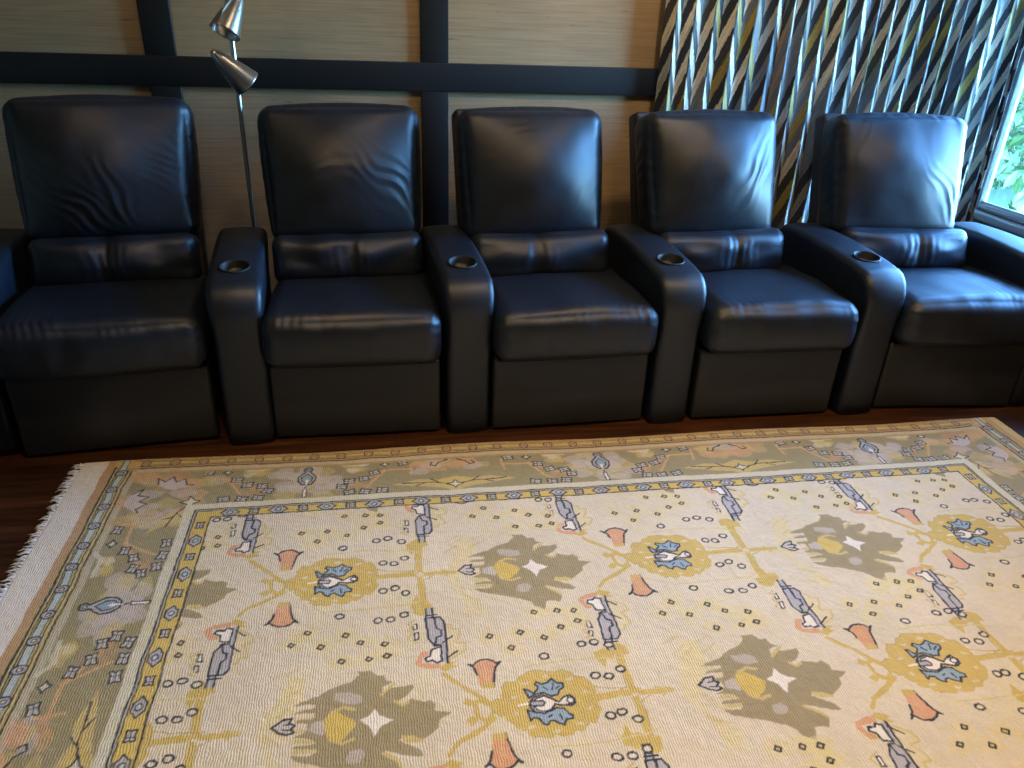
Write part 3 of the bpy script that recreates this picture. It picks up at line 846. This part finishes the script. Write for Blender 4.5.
def build_rug():
    global canvas
    H, W = CHH, CW
    # hand-knotted wobble
    dx = smooth_noise(H, W, 9, 1) * 1.1 + smooth_noise(H, W, 60, 2) * 3; dy = smooth_noise(H, W, 7, 3) * 1.1 + smooth_noise(H, W, 70, 4) * 2.5
    jj = np.clip(np.arange(H)[:, None] + dy, 0, H - 1).astype(np.int32); ii = np.clip(np.arange(W)[None, :] + dx, 0, W - 1).astype(np.int32)
    cv = canvas[jj, ii]
    # abrash: soft dye differences between rows of knots, and yarn fleck
    tone = 1 + 0.045 * smooth_noise(H, W, 130, 5) + 0.035 * smooth_noise(H, W, 22, 6) + 0.05 * smooth_noise(H, W, 3.0, 7)
    cv *= tone[..., None]
    yel = smooth_noise(H, W, 48, 8) * .5 + smooth_noise(H, W, 17, 9) * .5
    cv[..., 2] *= 1 - 0.16 * np.clip(yel, 0, 1)
    S = 2.5
    gx = np.arange(RX0 + 2, RX1 - 2, S)
    gy = np.concatenate([np.arange(RY0 + 2, 880, 7.5), np.arange(880, RY1 - 1, S)])
    fi = (gx - RX0) / PX; fj = (gy - RY0) / PX
    i0 = np.clip(fi.astype(int), 1, W - 2); j0 = np.clip(fj.astype(int), 1, H - 2)
    col = (cv[j0][:, i0] + cv[j0][:, i0 - 1] + cv[j0 - 1][:, i0] + cv[j0 - 1][:, i0 - 1]) / 4
    ny, nx = len(gy), len(gx)
    hz = smooth_noise(ny, nx, 5, 11) * 0.0006 + smooth_noise(ny, nx, 80, 12) * 0.0008
    Z = 0.0085 + hz
    co = np.empty((ny, nx, 3), dtype=np.float32)
    co[..., 0] = gx[None, :] / 1000; co[..., 1] = gy[:, None] / 1000; co[..., 2] = Z
    # slightly wavy outline
    co[..., 1] += (np.clip((gy[:, None] - 2100) / 300, 0, 1) * 0.006 * np.sin(gx[None, :] / 170) + 0)
    # bound edge: roll the outermost rows down to the floor
    co[0, :, 2] = 0.001; co[-1, :, 2] = 0.001; co[:, 0, 2] = 0.001; co[:, -1, 2] = 0.001
    v = co.reshape(-1, 3)
    idx = np.arange(ny * nx, dtype=np.int32).reshape(ny, nx)
    q = np.stack([idx[:-1, :-1], idx[:-1, 1:], idx[1:, 1:], idx[1:, :-1]], -1).reshape(-1, 4)
    me = bpy.data.meshes.new('pile')
    me.vertices.add(len(v)); me.vertices.foreach_set('co', v.ravel())
    me.loops.add(q.size); me.loops.foreach_set('vertex_index', q.ravel())
    me.polygons.add(len(q)); me.polygons.foreach_set('loop_start', np.arange(0, q.size, 4, dtype=np.int32))
    me.update(); me.validate()
    at = me.color_attributes.new('Col', 'FLOAT_COLOR', 'POINT')
    rgba = np.ones((ny * nx, 4), dtype=np.float32); rgba[:, :3] = np.clip(col.reshape(-1, 3), 0, 1)
    at.data.foreach_set('color', rgba.ravel())
    me.shade_smooth()
    m, nt, b = new_mat('knotted_wool')
    ca = N(nt, 'ShaderNodeVertexColor', layer_name='Col')
    tc = N(nt, 'ShaderNodeTexCoord')
    ns = N(nt, 'ShaderNodeTexNoise', i_Scale=28.0, i_Detail=3.0); nt.links.new(tc.outputs['Object'], ns.inputs['Vector'])
    ad = N(nt, 'ShaderNodeVectorMath', operation='MULTIPLY_ADD'); nt.links.new(ns.outputs['Color'], ad.inputs[0]); ad.inputs[1].default_value = (0.014, 0.006, 0); nt.links.new(tc.outputs['Object'], ad.inputs[2])
    wv = N(nt, 'ShaderNodeTexWave', i_Scale=52.0, i_Distortion=1.2, i_Detail=2.0); wv.inputs['Detail Scale'].default_value = 1.5
    wv.bands_direction = 'X'; nt.links.new(ad.outputs[0], wv.inputs['Vector'])
    mp = N(nt, 'ShaderNodeMapping'); mp.inputs['Scale'].default_value = (260, 120, 1); nt.links.new(tc.outputs['Object'], mp.inputs['Vector'])
    kn = N(nt, 'ShaderNodeTexNoise', i_Scale=1.0, i_Detail=2.0); nt.links.new(mp.outputs[0], kn.inputs['Vector'])
    sm = N(nt, 'ShaderNodeMath', operation='MULTIPLY_ADD'); nt.links.new(kn.outputs['Fac'], sm.inputs[0]); sm.inputs[1].default_value = 2.2; nt.links.new(wv.outputs['Fac'], sm.inputs[2])
    bp = N(nt, 'ShaderNodeBump', i_Strength=0.30, i_Distance=0.0035); nt.links.new(sm.outputs[0], bp.inputs['Height']); nt.links.new(bp.outputs[0], b.inputs['Normal'])
    nt.links.new(ca.outputs['Color'], b.inputs['Base Color'])
    b.inputs['Roughness'].default_value = 0.95; b.inputs['Specular IOR Level'].default_value = 0.15
    b.inputs['Sheen Weight'].default_value = 0.1
    me.materials.append(m)
    root = empty('area_rug', (0.7, 1.15, 0)); tag(root, 'large cream wool area rug with gold flowers, olive palmettes and dark outlined border', 'rug')
    o = bpy.data.objects.new('pile', me); link(o, root); o.location = (-0.7, -1.15, 0)
    # fringe on the two ends
    wool = simple('fringe_wool', (0.78, 0.76, 0.74), 0.9, bump=0.3, scale=300)
    rnd = random.Random(4)
    for side in (-1,):
        mb = MB(); x_e = (RX0 + 4) / 1000 if side < 0 else (RX1 - 4) / 1000
        y = RY0 / 1000 + .004
        while y < RY1 / 1000 - .002:
            L = rnd.uniform(.012, .040); a = rnd.uniform(-.55, .55)
            pts = [(x_e, y, .004)]
            for k in range(1, 4):
                t = k / 3
                pts.append((x_e + side * L * t, y + math.sin(a) * L * t + rnd.uniform(-.004, .004), .004 + .006 * math.sin(PI * t) * rnd.random()))
            mb.tube(pts, [.0030, .0026, .0024, .0010], 5)
            y += rnd.uniform(.0030, .0055)
        f = mb.build('fringe', wool, root, smooth=True); f.location = (-0.7, -1.15, 0)
        f['kind'] = 'stuff'; f['label'] = 'white tasselled fringe'
build_rug()

# ------------------------------------------------------------------ curtain
def mat_curtain():
    m, nt, b = new_mat('chevron_print_cotton')
    uv = N(nt, 'ShaderNodeUVMap', uv_map='UVMap')
    ns = N(nt, 'ShaderNodeTexNoise', i_Scale=9.0, i_Detail=3.0)
    nt.links.new(uv.outputs[0], ns.inputs['Vector'])
    off = N(nt, 'ShaderNodeVectorMath', operation='MULTIPLY_ADD')
    nt.links.new(ns.outputs['Color'], off.inputs[0]); off.inputs[1].default_value = (0.12, 0.03, 0); 
    nt.links.new(uv.outputs[0], off.inputs[2])
    sp = N(nt, 'ShaderNodeSeparateXYZ'); nt.links.new(off.outputs[0], sp.inputs[0])
    def math_(op, a, b_=None, c=None):
        n = N(nt, 'ShaderNodeMath', operation=op)
        for i, v in enumerate((a, b_, c)):
            if v is None: continue
            if isinstance(v, (int, float)): n.inputs[i].default_value = v
            else: nt.links.new(v, n.inputs[i])
        return n.outputs[0]
    U, V = sp.outputs[0], sp.outputs[1]       # U counts stripes, V metres
    col = math_('FLOOR', U)
    fr = math_('FRACT', U)
    par = math_('MODULO', math_('ABSOLUTE', col), 2.0)
    sgn = math_('SUBTRACT', math_('MULTIPLY', par, 2.0), 1.0)
    sl = math_('MULTIPLY', math_('MULTIPLY', fr, sgn), 0.15)
    shift = math_('MULTIPLY', par, -0.0)
    t = math_('ADD', math_('ADD', V, sl), math_('MULTIPLY', math_('SUBTRACT', 1.0, par), -0.15))
    q = math_('DIVIDE', t, 0.092)
    idx = math_('FLOOR', q)
    cmb = N(nt, 'ShaderNodeCombineXYZ'); nt.links.new(math_('FLOOR', math_('MULTIPLY', U, 1.0)), cmb.inputs[0]); nt.links.new(idx, cmb.inputs[1])
    wn = N(nt, 'ShaderNodeTexWhiteNoise', noise_dimensions='2D')
    nt.links.new(cmb.outputs[0], wn.inputs['Vector'])
    navy = (0.012, 0.017, 0.028); cream = (0.62, 0.58, 0.46); gold = (0.30, 0.23, 0.05); grey = (0.13, 0.16, 0.19); taupe = (0.24, 0.20, 0.14); pale = (0.33, 0.36, 0.36)
    rpl = ramp(nt, [(0, cream), (.34, grey), (.46, gold), (.64, taupe), (.78, pale)], 'CONSTANT')
    nt.links.new(wn.outputs['Value'], rpl.inputs[0])
    rpd = ramp(nt, [(0, navy), (.65, (0.03, 0.035, 0.04)), (.85, grey)], 'CONSTANT')
    nt.links.new(wn.outputs['Value'], rpd.inputs[0])
    alt = math_('MODULO', math_('ABSOLUTE', idx), 2.0)
    mx = N(nt, 'ShaderNodeMix'); mx.data_type = 'RGBA'
    nt.links.new(alt, mx.inputs['Factor']); nt.links.new(rpl.outputs[0], mx.inputs['A']); nt.links.new(rpd.outputs[0], mx.inputs['B'])
    # brushed streaks
    mp = N(nt, 'ShaderNodeMapping'); mp.inputs['Scale'].default_value = (6, 6, 1)
    cb = N(nt, 'ShaderNodeCombineXYZ'); nt.links.new(math_('MULTIPLY', q, 4.0), cb.inputs[0]); nt.links.new(U, cb.inputs[1])
    n2 = N(nt, 'ShaderNodeTexNoise', i_Scale=1.3, i_Detail=2.0); nt.links.new(cb.outputs[0], n2.inputs['Vector'])
    r3 = ramp(nt, [(0.35, (0.65, 0.65, 0.65)), (0.65, (1.2, 1.2, 1.2))]); nt.links.new(n2.outputs['Fac'], r3.inputs[0])
    ml = N(nt, 'ShaderNodeMix'); ml.data_type = 'RGBA'; ml.blend_type = 'MULTIPLY'; ml.inputs['Factor'].default_value = 1
    nt.links.new(mx.outputs['Result'], ml.inputs['A']); nt.links.new(r3.outputs[0], ml.inputs['B'])
    nt.links.new(ml.outputs['Result'], b.inputs['Base Color'])
    b.inputs['Roughness'].default_value = 0.7
    b.inputs['Sheen Weight'].default_value = 0.15
    return m

def curtain():
    rnd = random.Random(5)
    x0, x1 = 1.20, 2.935
    NP = 22
    ws = [rnd.uniform(0.7, 1.25) for _ in range(NP)]
    tot = sum(ws); xs = [x0]
    for w in ws: xs.append(xs[-1] + (x1 - x0) * w / tot)
    SUB = 16
    cols = []
    for i in range(NP):
        d = rnd.uniform(0.020, 0.028)
        for k in range(SUB):
            t = k / SUB
            # ridge towards the room, sharper than the valley
            K = 0.54
            r = sstep(0, 1, t / K) if t < K else 1 - sstep(0, 1, (t - K) / (1 - K))
            yy = -d * (.82 * r + .30 * math.exp(-((t - K) / .07) ** 2))
            xx = xs[i] + (xs[i + 1] - xs[i]) * t
            cols.append((xx, yy, 2 * i + (t / K if t < K else 1 + (t - K) / (1 - K))))
    cols.append((x1, -0.035, 2 * NP))
    nz = 60; z0, z1 = 0.03, 2.05
    vs = []; uvs = []
    for j in range(nz + 1):
        z = z0 + (z1 - z0) * j / nz
        for (x, y, u) in cols:
            s = 1 - 0.10 * (z / z1)
            wob = 0.004 * math.sin(z * 3 + u * .3)
            xm = 2.935
            vs.append((xm + (x - xm) * (1 - .004 * math.sin(z)) + wob, WY - 0.055 + y * (1.15 - .25 * z / z1) + 0.004 * math.sin(u * 2.1 + z * 2), z))
            uvs.append((u, z))
    n = len(cols); fs = []
    for j in range(nz):
        for i in range(n - 1):
            fs.append((j * n + i, j * n + i + 1, (j + 1) * n + i + 1, (j + 1) * n + i))
    me = bpy.data.meshes.new('curtain'); me.from_pydata(vs, [], fs); me.update()
    ul = me.uv_layers.new(name='UVMap')
    idx = np.empty(len(me.loops), dtype=np.int32); me.loops.foreach_get('vertex_index', idx)
    ul.data.foreach_set('uv', np.array(uvs, dtype=np.float32)[idx].ravel())
    me.materials.append(mat_curtain()); me.shade_smooth()
    root = empty('curtain', ((x0 + x1) / 2, WY - .08, 0))
    tag(root, 'pleated navy, cream and gold chevron print curtain hanging beside the window', 'curtain')
    o = bpy.data.objects.new('curtain_fabric', me); link(o, root); o.location = (-(x0 + x1) / 2, -(WY - .08), 0)
    m = o.modifiers.new('s', 'SOLIDIFY'); m.thickness = 0.002
    hd = MB().tube([(x0 - .1, WY - .09, 2.10), (x1 + .03, WY - .09, 2.10)], 0.014, 14)
    p = hd.build('curtain_rod', M_STEEL, root, smooth=True); p.location = o.location
curtain()

# ------------------------------------------------------------------ floor lamp
def lamp():
    px, py = -0.545, 3.27
    root = empty('floor_lamp', (px, py, 0))
    tag(root, 'brushed steel floor lamp with adjustable cone heads behind the two left recliners', 'lamp')
    MB().lathe([(0.001, 0.0), (0.125, 0.0), (0.13, 0.006), (0.12, 0.018), (0.03, 0.026), (0.014, 0.04), (0.001, 0.04)], 40).build('base', M_STEEL, root, smooth=True)
    MB().lathe([(0.0095, 0.03), (0.0095, 1.80), (0.006, 1.815), (0.001, 1.82)], 16).build('pole', M_STEEL, root, smooth=True)
    def head(z, side, direction, pivot_off):
        # direction: mouth direction (unit); head sits off the pole on a short swivel
        d = Vector(direction).normalized()
        q = Vector((0, 0, 1)).rotation_difference(d).to_matrix().to_4x4()
        T = Matrix.Translation(Vector(pivot_off) + Vector((0, 0, z))) @ q
        prof = [(.98 * a_, .92 * b_) for a_, b_ in [(0.001, -0.09), (0.010, -0.088), (0.018, -0.075), (0.028, -0.04), (0.040, 0.005), (0.050, 0.05), (0.056, 0.085), (0.057, 0.09),
                (0.054, 0.089), (0.047, 0.05), (0.036, 0.005), (0.022, -0.04), (0.001, -0.05)]]
        h = MB().lathe(prof, 36, T).build('lamp_head', M_STEEL, root, smooth=True)
        MB().lathe([(0.001, 0.065), (0.018, 0.062), (0.027, 0.048), (0.025, 0.02), (0.012, -0.03), (0.001, -0.03)], 24, T).build('bulb', M_BULB, h, smooth=True)
        MB().tube([(0, 0, z), Vector(pivot_off) * 0.6 + Vector((0, 0, z))], 0.007, 10).build('swivel', M_STEEL, h, smooth=True)
    head(1.385, 1, (-0.38, -0.42, -0.82), (0.022, -0.040, 0))
    head(1.195, 1, (0.66, 0.25, -0.70), (-0.012, -0.040, 0.0))
    head(1.545, 1, (-0.60, -0.35, -0.75), (-0.045, -0.02, 0))
lamp()

# ------------------------------------------------------------------ outside the window
def outside():
    gm = simple('lawn', (0.020, 0.055, 0.012), 0.9, bump=0.4, scale=20, var=0.4)
    g = MB().box(3.6, 24, -14, 24, -0.5, -0.45).build('lawn', gm)
    tag(g, 'sunlit green lawn outside the window', 'lawn', kind='structure')
    leaf, nt, b = new_mat('leaf_green')
    oi = N(nt, 'ShaderNodeTexCoord'); ns = N(nt, 'ShaderNodeTexNoise', i_Scale=1.2, i_Detail=2.0)
    nt.links.new(oi.outputs['Object'], ns.inputs['Vector'])
    r = ramp(nt, [(0.35, (0.006, 0.030, 0.006)), (0.55, (0.025, 0.075, 0.018)), (0.7, (0.10, 0.15, 0.06))]); nt.links.new(ns.outputs['Fac'], r.inputs[0])
    nt.links.new(r.outputs[0], b.inputs['Base Color']); b.inputs['Roughness'].default_value = 0.5
    bark = simple('pale_bark', (0.20, 0.17, 0.14), 0.9, bump=0.6, scale=14, var=0.25)
    rnd = random.Random(9)
    for i, (tx, ty, h, cr, lab) in enumerate((
            (6.5, 7.0, 4.2, 1.5, 'green leafy tree with a pale leaning trunk seen through the window'),
            (9.6, 11.2, 5.0, 2.3, 'broad green tree farther off behind the pale trunk outside the window'))):
        root = empty('tree', (tx, ty, -0.45)); tag(root, lab, 'tree', 'trees outside the window')
        pts = [(0.25 * t * (1 if i == 0 else -.3), 0.1 * math.sin(t * 3), h * t * .8) for t in [k / 8 for k in range(9)]]
        tb = MB().tube(pts, [0.10 * (1 - .08 * k) for k in range(9)], 12)
        for k in range(5):
            a = rnd.uniform(0, 2 * PI); z = h * rnd.uniform(.3, .65)
            tb.tube([(0.2 * z / h, 0, z), (0.2 * z / h + .6 * cr * math.cos(a), .6 * cr * math.sin(a), z + .7)], [.045, .015], 8)
        tb.build('trunk', bark, root, smooth=True)
        lf = MB()
        for k in range(6500 if i == 0 else 9000):
            # leaves scattered through a crown of several lobes
            L = k % 11
            lr = random.Random(L + 40 * i)
            c = Vector((lr.uniform(-1, 1) * cr * .75, lr.uniform(-1, 1) * cr * .75, h * lr.uniform(.10, .90)))
            dv = Vector((rnd.gauss(0, 1), rnd.gauss(0, 1), rnd.gauss(0, 1))).normalized() * cr * .55 * rnd.uniform(.4, 1) 
            c = c + dv
            s = rnd.uniform(.05, .12)
            e = Euler((rnd.uniform(0, 6), rnd.uniform(0, 6), rnd.uniform(0, 6))).to_matrix()
            q = [c + e @ Vector(v) * s for v in ((-1, 0, 0), (0, -.45, .1), (1, 0, 0), (0, .45, .1))]
            lf.add(q, [(0, 1, 2, 3)])
        me = bpy.data.meshes.new('foliage'); me.from_pydata(lf.v, [], lf.f); me.update(); me.materials.append(leaf)
        o = bpy.data.objects.new('foliage', me); link(o, root)
outside()

# ------------------------------------------------------------------ light
w = bpy.data.worlds.new('World'); scene.world = w; w.use_nodes = True
nt = w.node_tree; nt.nodes.clear()
out = nt.nodes.new('ShaderNodeOutputWorld'); bg = nt.nodes.new('ShaderNodeBackground')
sky = nt.nodes.new('ShaderNodeTexSky'); sky.sky_type = 'NISHITA'; sky.sun_elevation = R(48); sky.sun_rotation = R(200); sky.sun_disc = False
tn = nt.nodes.new('ShaderNodeMix'); tn.data_type = 'RGBA'; tn.blend_type = 'MULTIPLY'; tn.inputs['Factor'].default_value = 1; tn.inputs['B'].default_value = (0.44, 0.74, 1.0, 1)
nt.links.new(sky.outputs[0], tn.inputs['A']); nt.links.new(tn.outputs['Result'], bg.inputs[0]); nt.links.new(bg.outputs[0], out.inputs[0])
bg.inputs[1].default_value = 18.5

def area(name, loc, target, sx, sy, power, col, spread=180):
    l = bpy.data.lights.new(name, 'AREA'); l.shape = 'RECTANGLE'; l.size = sx; l.size_y = sy; l.energy = power; l.color = col
    l.spread = R(spread)
    o = bpy.data.objects.new(name, l); C.objects.link(o); o.location = loc
    o.rotation_euler = (Vector(target) - Vector(loc)).to_track_quat('-Z', 'Z').to_euler()
    return o
def sun(name, direction, power, col, ang=3):
    l = bpy.data.lights.new(name, 'SUN'); l.energy = power; l.color = col; l.angle = R(ang)
    o = bpy.data.objects.new(name, l); C.objects.link(o); o.location = (8, 0, 8)
    o.rotation_euler = Vector(direction).to_track_quat('-Z', 'Z').to_euler()
sun('sun', (0.35, 0.75, -0.9), 7.0, (1, 0.96, 0.88))
# daylight entering through the right window (just outside the glass)
mu = (RW0 + RW1) / 2
wc = Vector((CX, WY, 0)) + Vector((math.sin(SK), -math.cos(SK), 0)) * mu
nr = Vector((math.cos(SK), math.sin(SK), 0))
pl = area('window_portal', wc + nr * 0.06 + Vector((0, 0, (RZ0 + RZ1) / 2)), wc - nr * 2 + Vector((0, 0, (RZ0 + RZ1) / 2)), 1.25, 1.68, 1, (1, 1, 1))
pl.data.cycles.is_portal = True
# warm ceiling downlights
def downlight(x, y, p, col=(1.0, 0.70, 0.38), rad=0.07, cone=110):
    l = bpy.data.lights.new('downlight', 'SPOT'); l.energy = p; l.color = col; l.spot_size = R(cone); l.spot_blend = 0.6; l.shadow_soft_size = rad
    o = bpy.data.objects.new('downlight', l); C.objects.link(o); o.location = (x, y, ZC - .02)
for (x, y, p) in ((-0.3, 1.6, 52), (0.9, 1.6, 72), (2.1, 1.6, 72), (0.3, 0.2, 62), (1.6, 0.2, 66)):
    downlight(x, y, p)

for (x, p) in ((-1.1, 16), (0.3, 30), (1.3, 60)):      # fill spots without fixtures, added to warm and brighten the back wall
    l = bpy.data.lights.new('wall_fill_spot', 'SPOT'); l.energy = p; l.color = (1.0, 0.70, 0.40); l.spot_size = R(95); l.spot_blend = 0.9; l.shadow_soft_size = 0.08
    o = bpy.data.objects.new('wall_fill_spot', l); C.objects.link(o); o.location = (x, 2.5, ZC - .02)
    o.rotation_euler = Vector((0, 0.95, -0.85)).to_track_quat('-Z', 'Y').to_euler()

# ------------------------------------------------------------------ camera
F = 770.0; CAMH = 1.5
d = Vector((450 - 512, 1880 - 384, F)).normalized()          # down, in camera axes (right, down, forward)
fw = Vector((0, 0, 1)); Y0 = (fw - fw.dot(d) * d).normalized(); X0 = d.cross(Y0)
A = R(9.9)
Xc = math.cos(A) * X0 + math.sin(A) * Y0
Yc = -math.sin(A) * X0 + math.cos(A) * Y0
Zc = -d
right = Vector((Xc[0], Yc[0], Zc[0])); up = -Vector((Xc[1], Yc[1], Zc[1])); back = -Vector((Xc[2], Yc[2], Zc[2]))
cd = bpy.data.cameras.new('camera'); cd.sensor_width = 36; cd.lens = F / 1024 * 36; cd.clip_start = 0.05
co = bpy.data.objects.new('camera', cd); C.objects.link(co)
co.matrix_world = Matrix(((right.x, up.x, back.x, 0), (right.y, up.y, back.y, 0), (right.z, up.z, back.z, CAMH), (0, 0, 0, 1)))
scene.camera = co
scene.view_settings.view_transform = 'Standard'; scene.view_settings.look = 'None'
scene.view_settings.gamma = 1; scene.view_settings.use_curve_mapping = False
scene.view_settings.exposure = 0.0
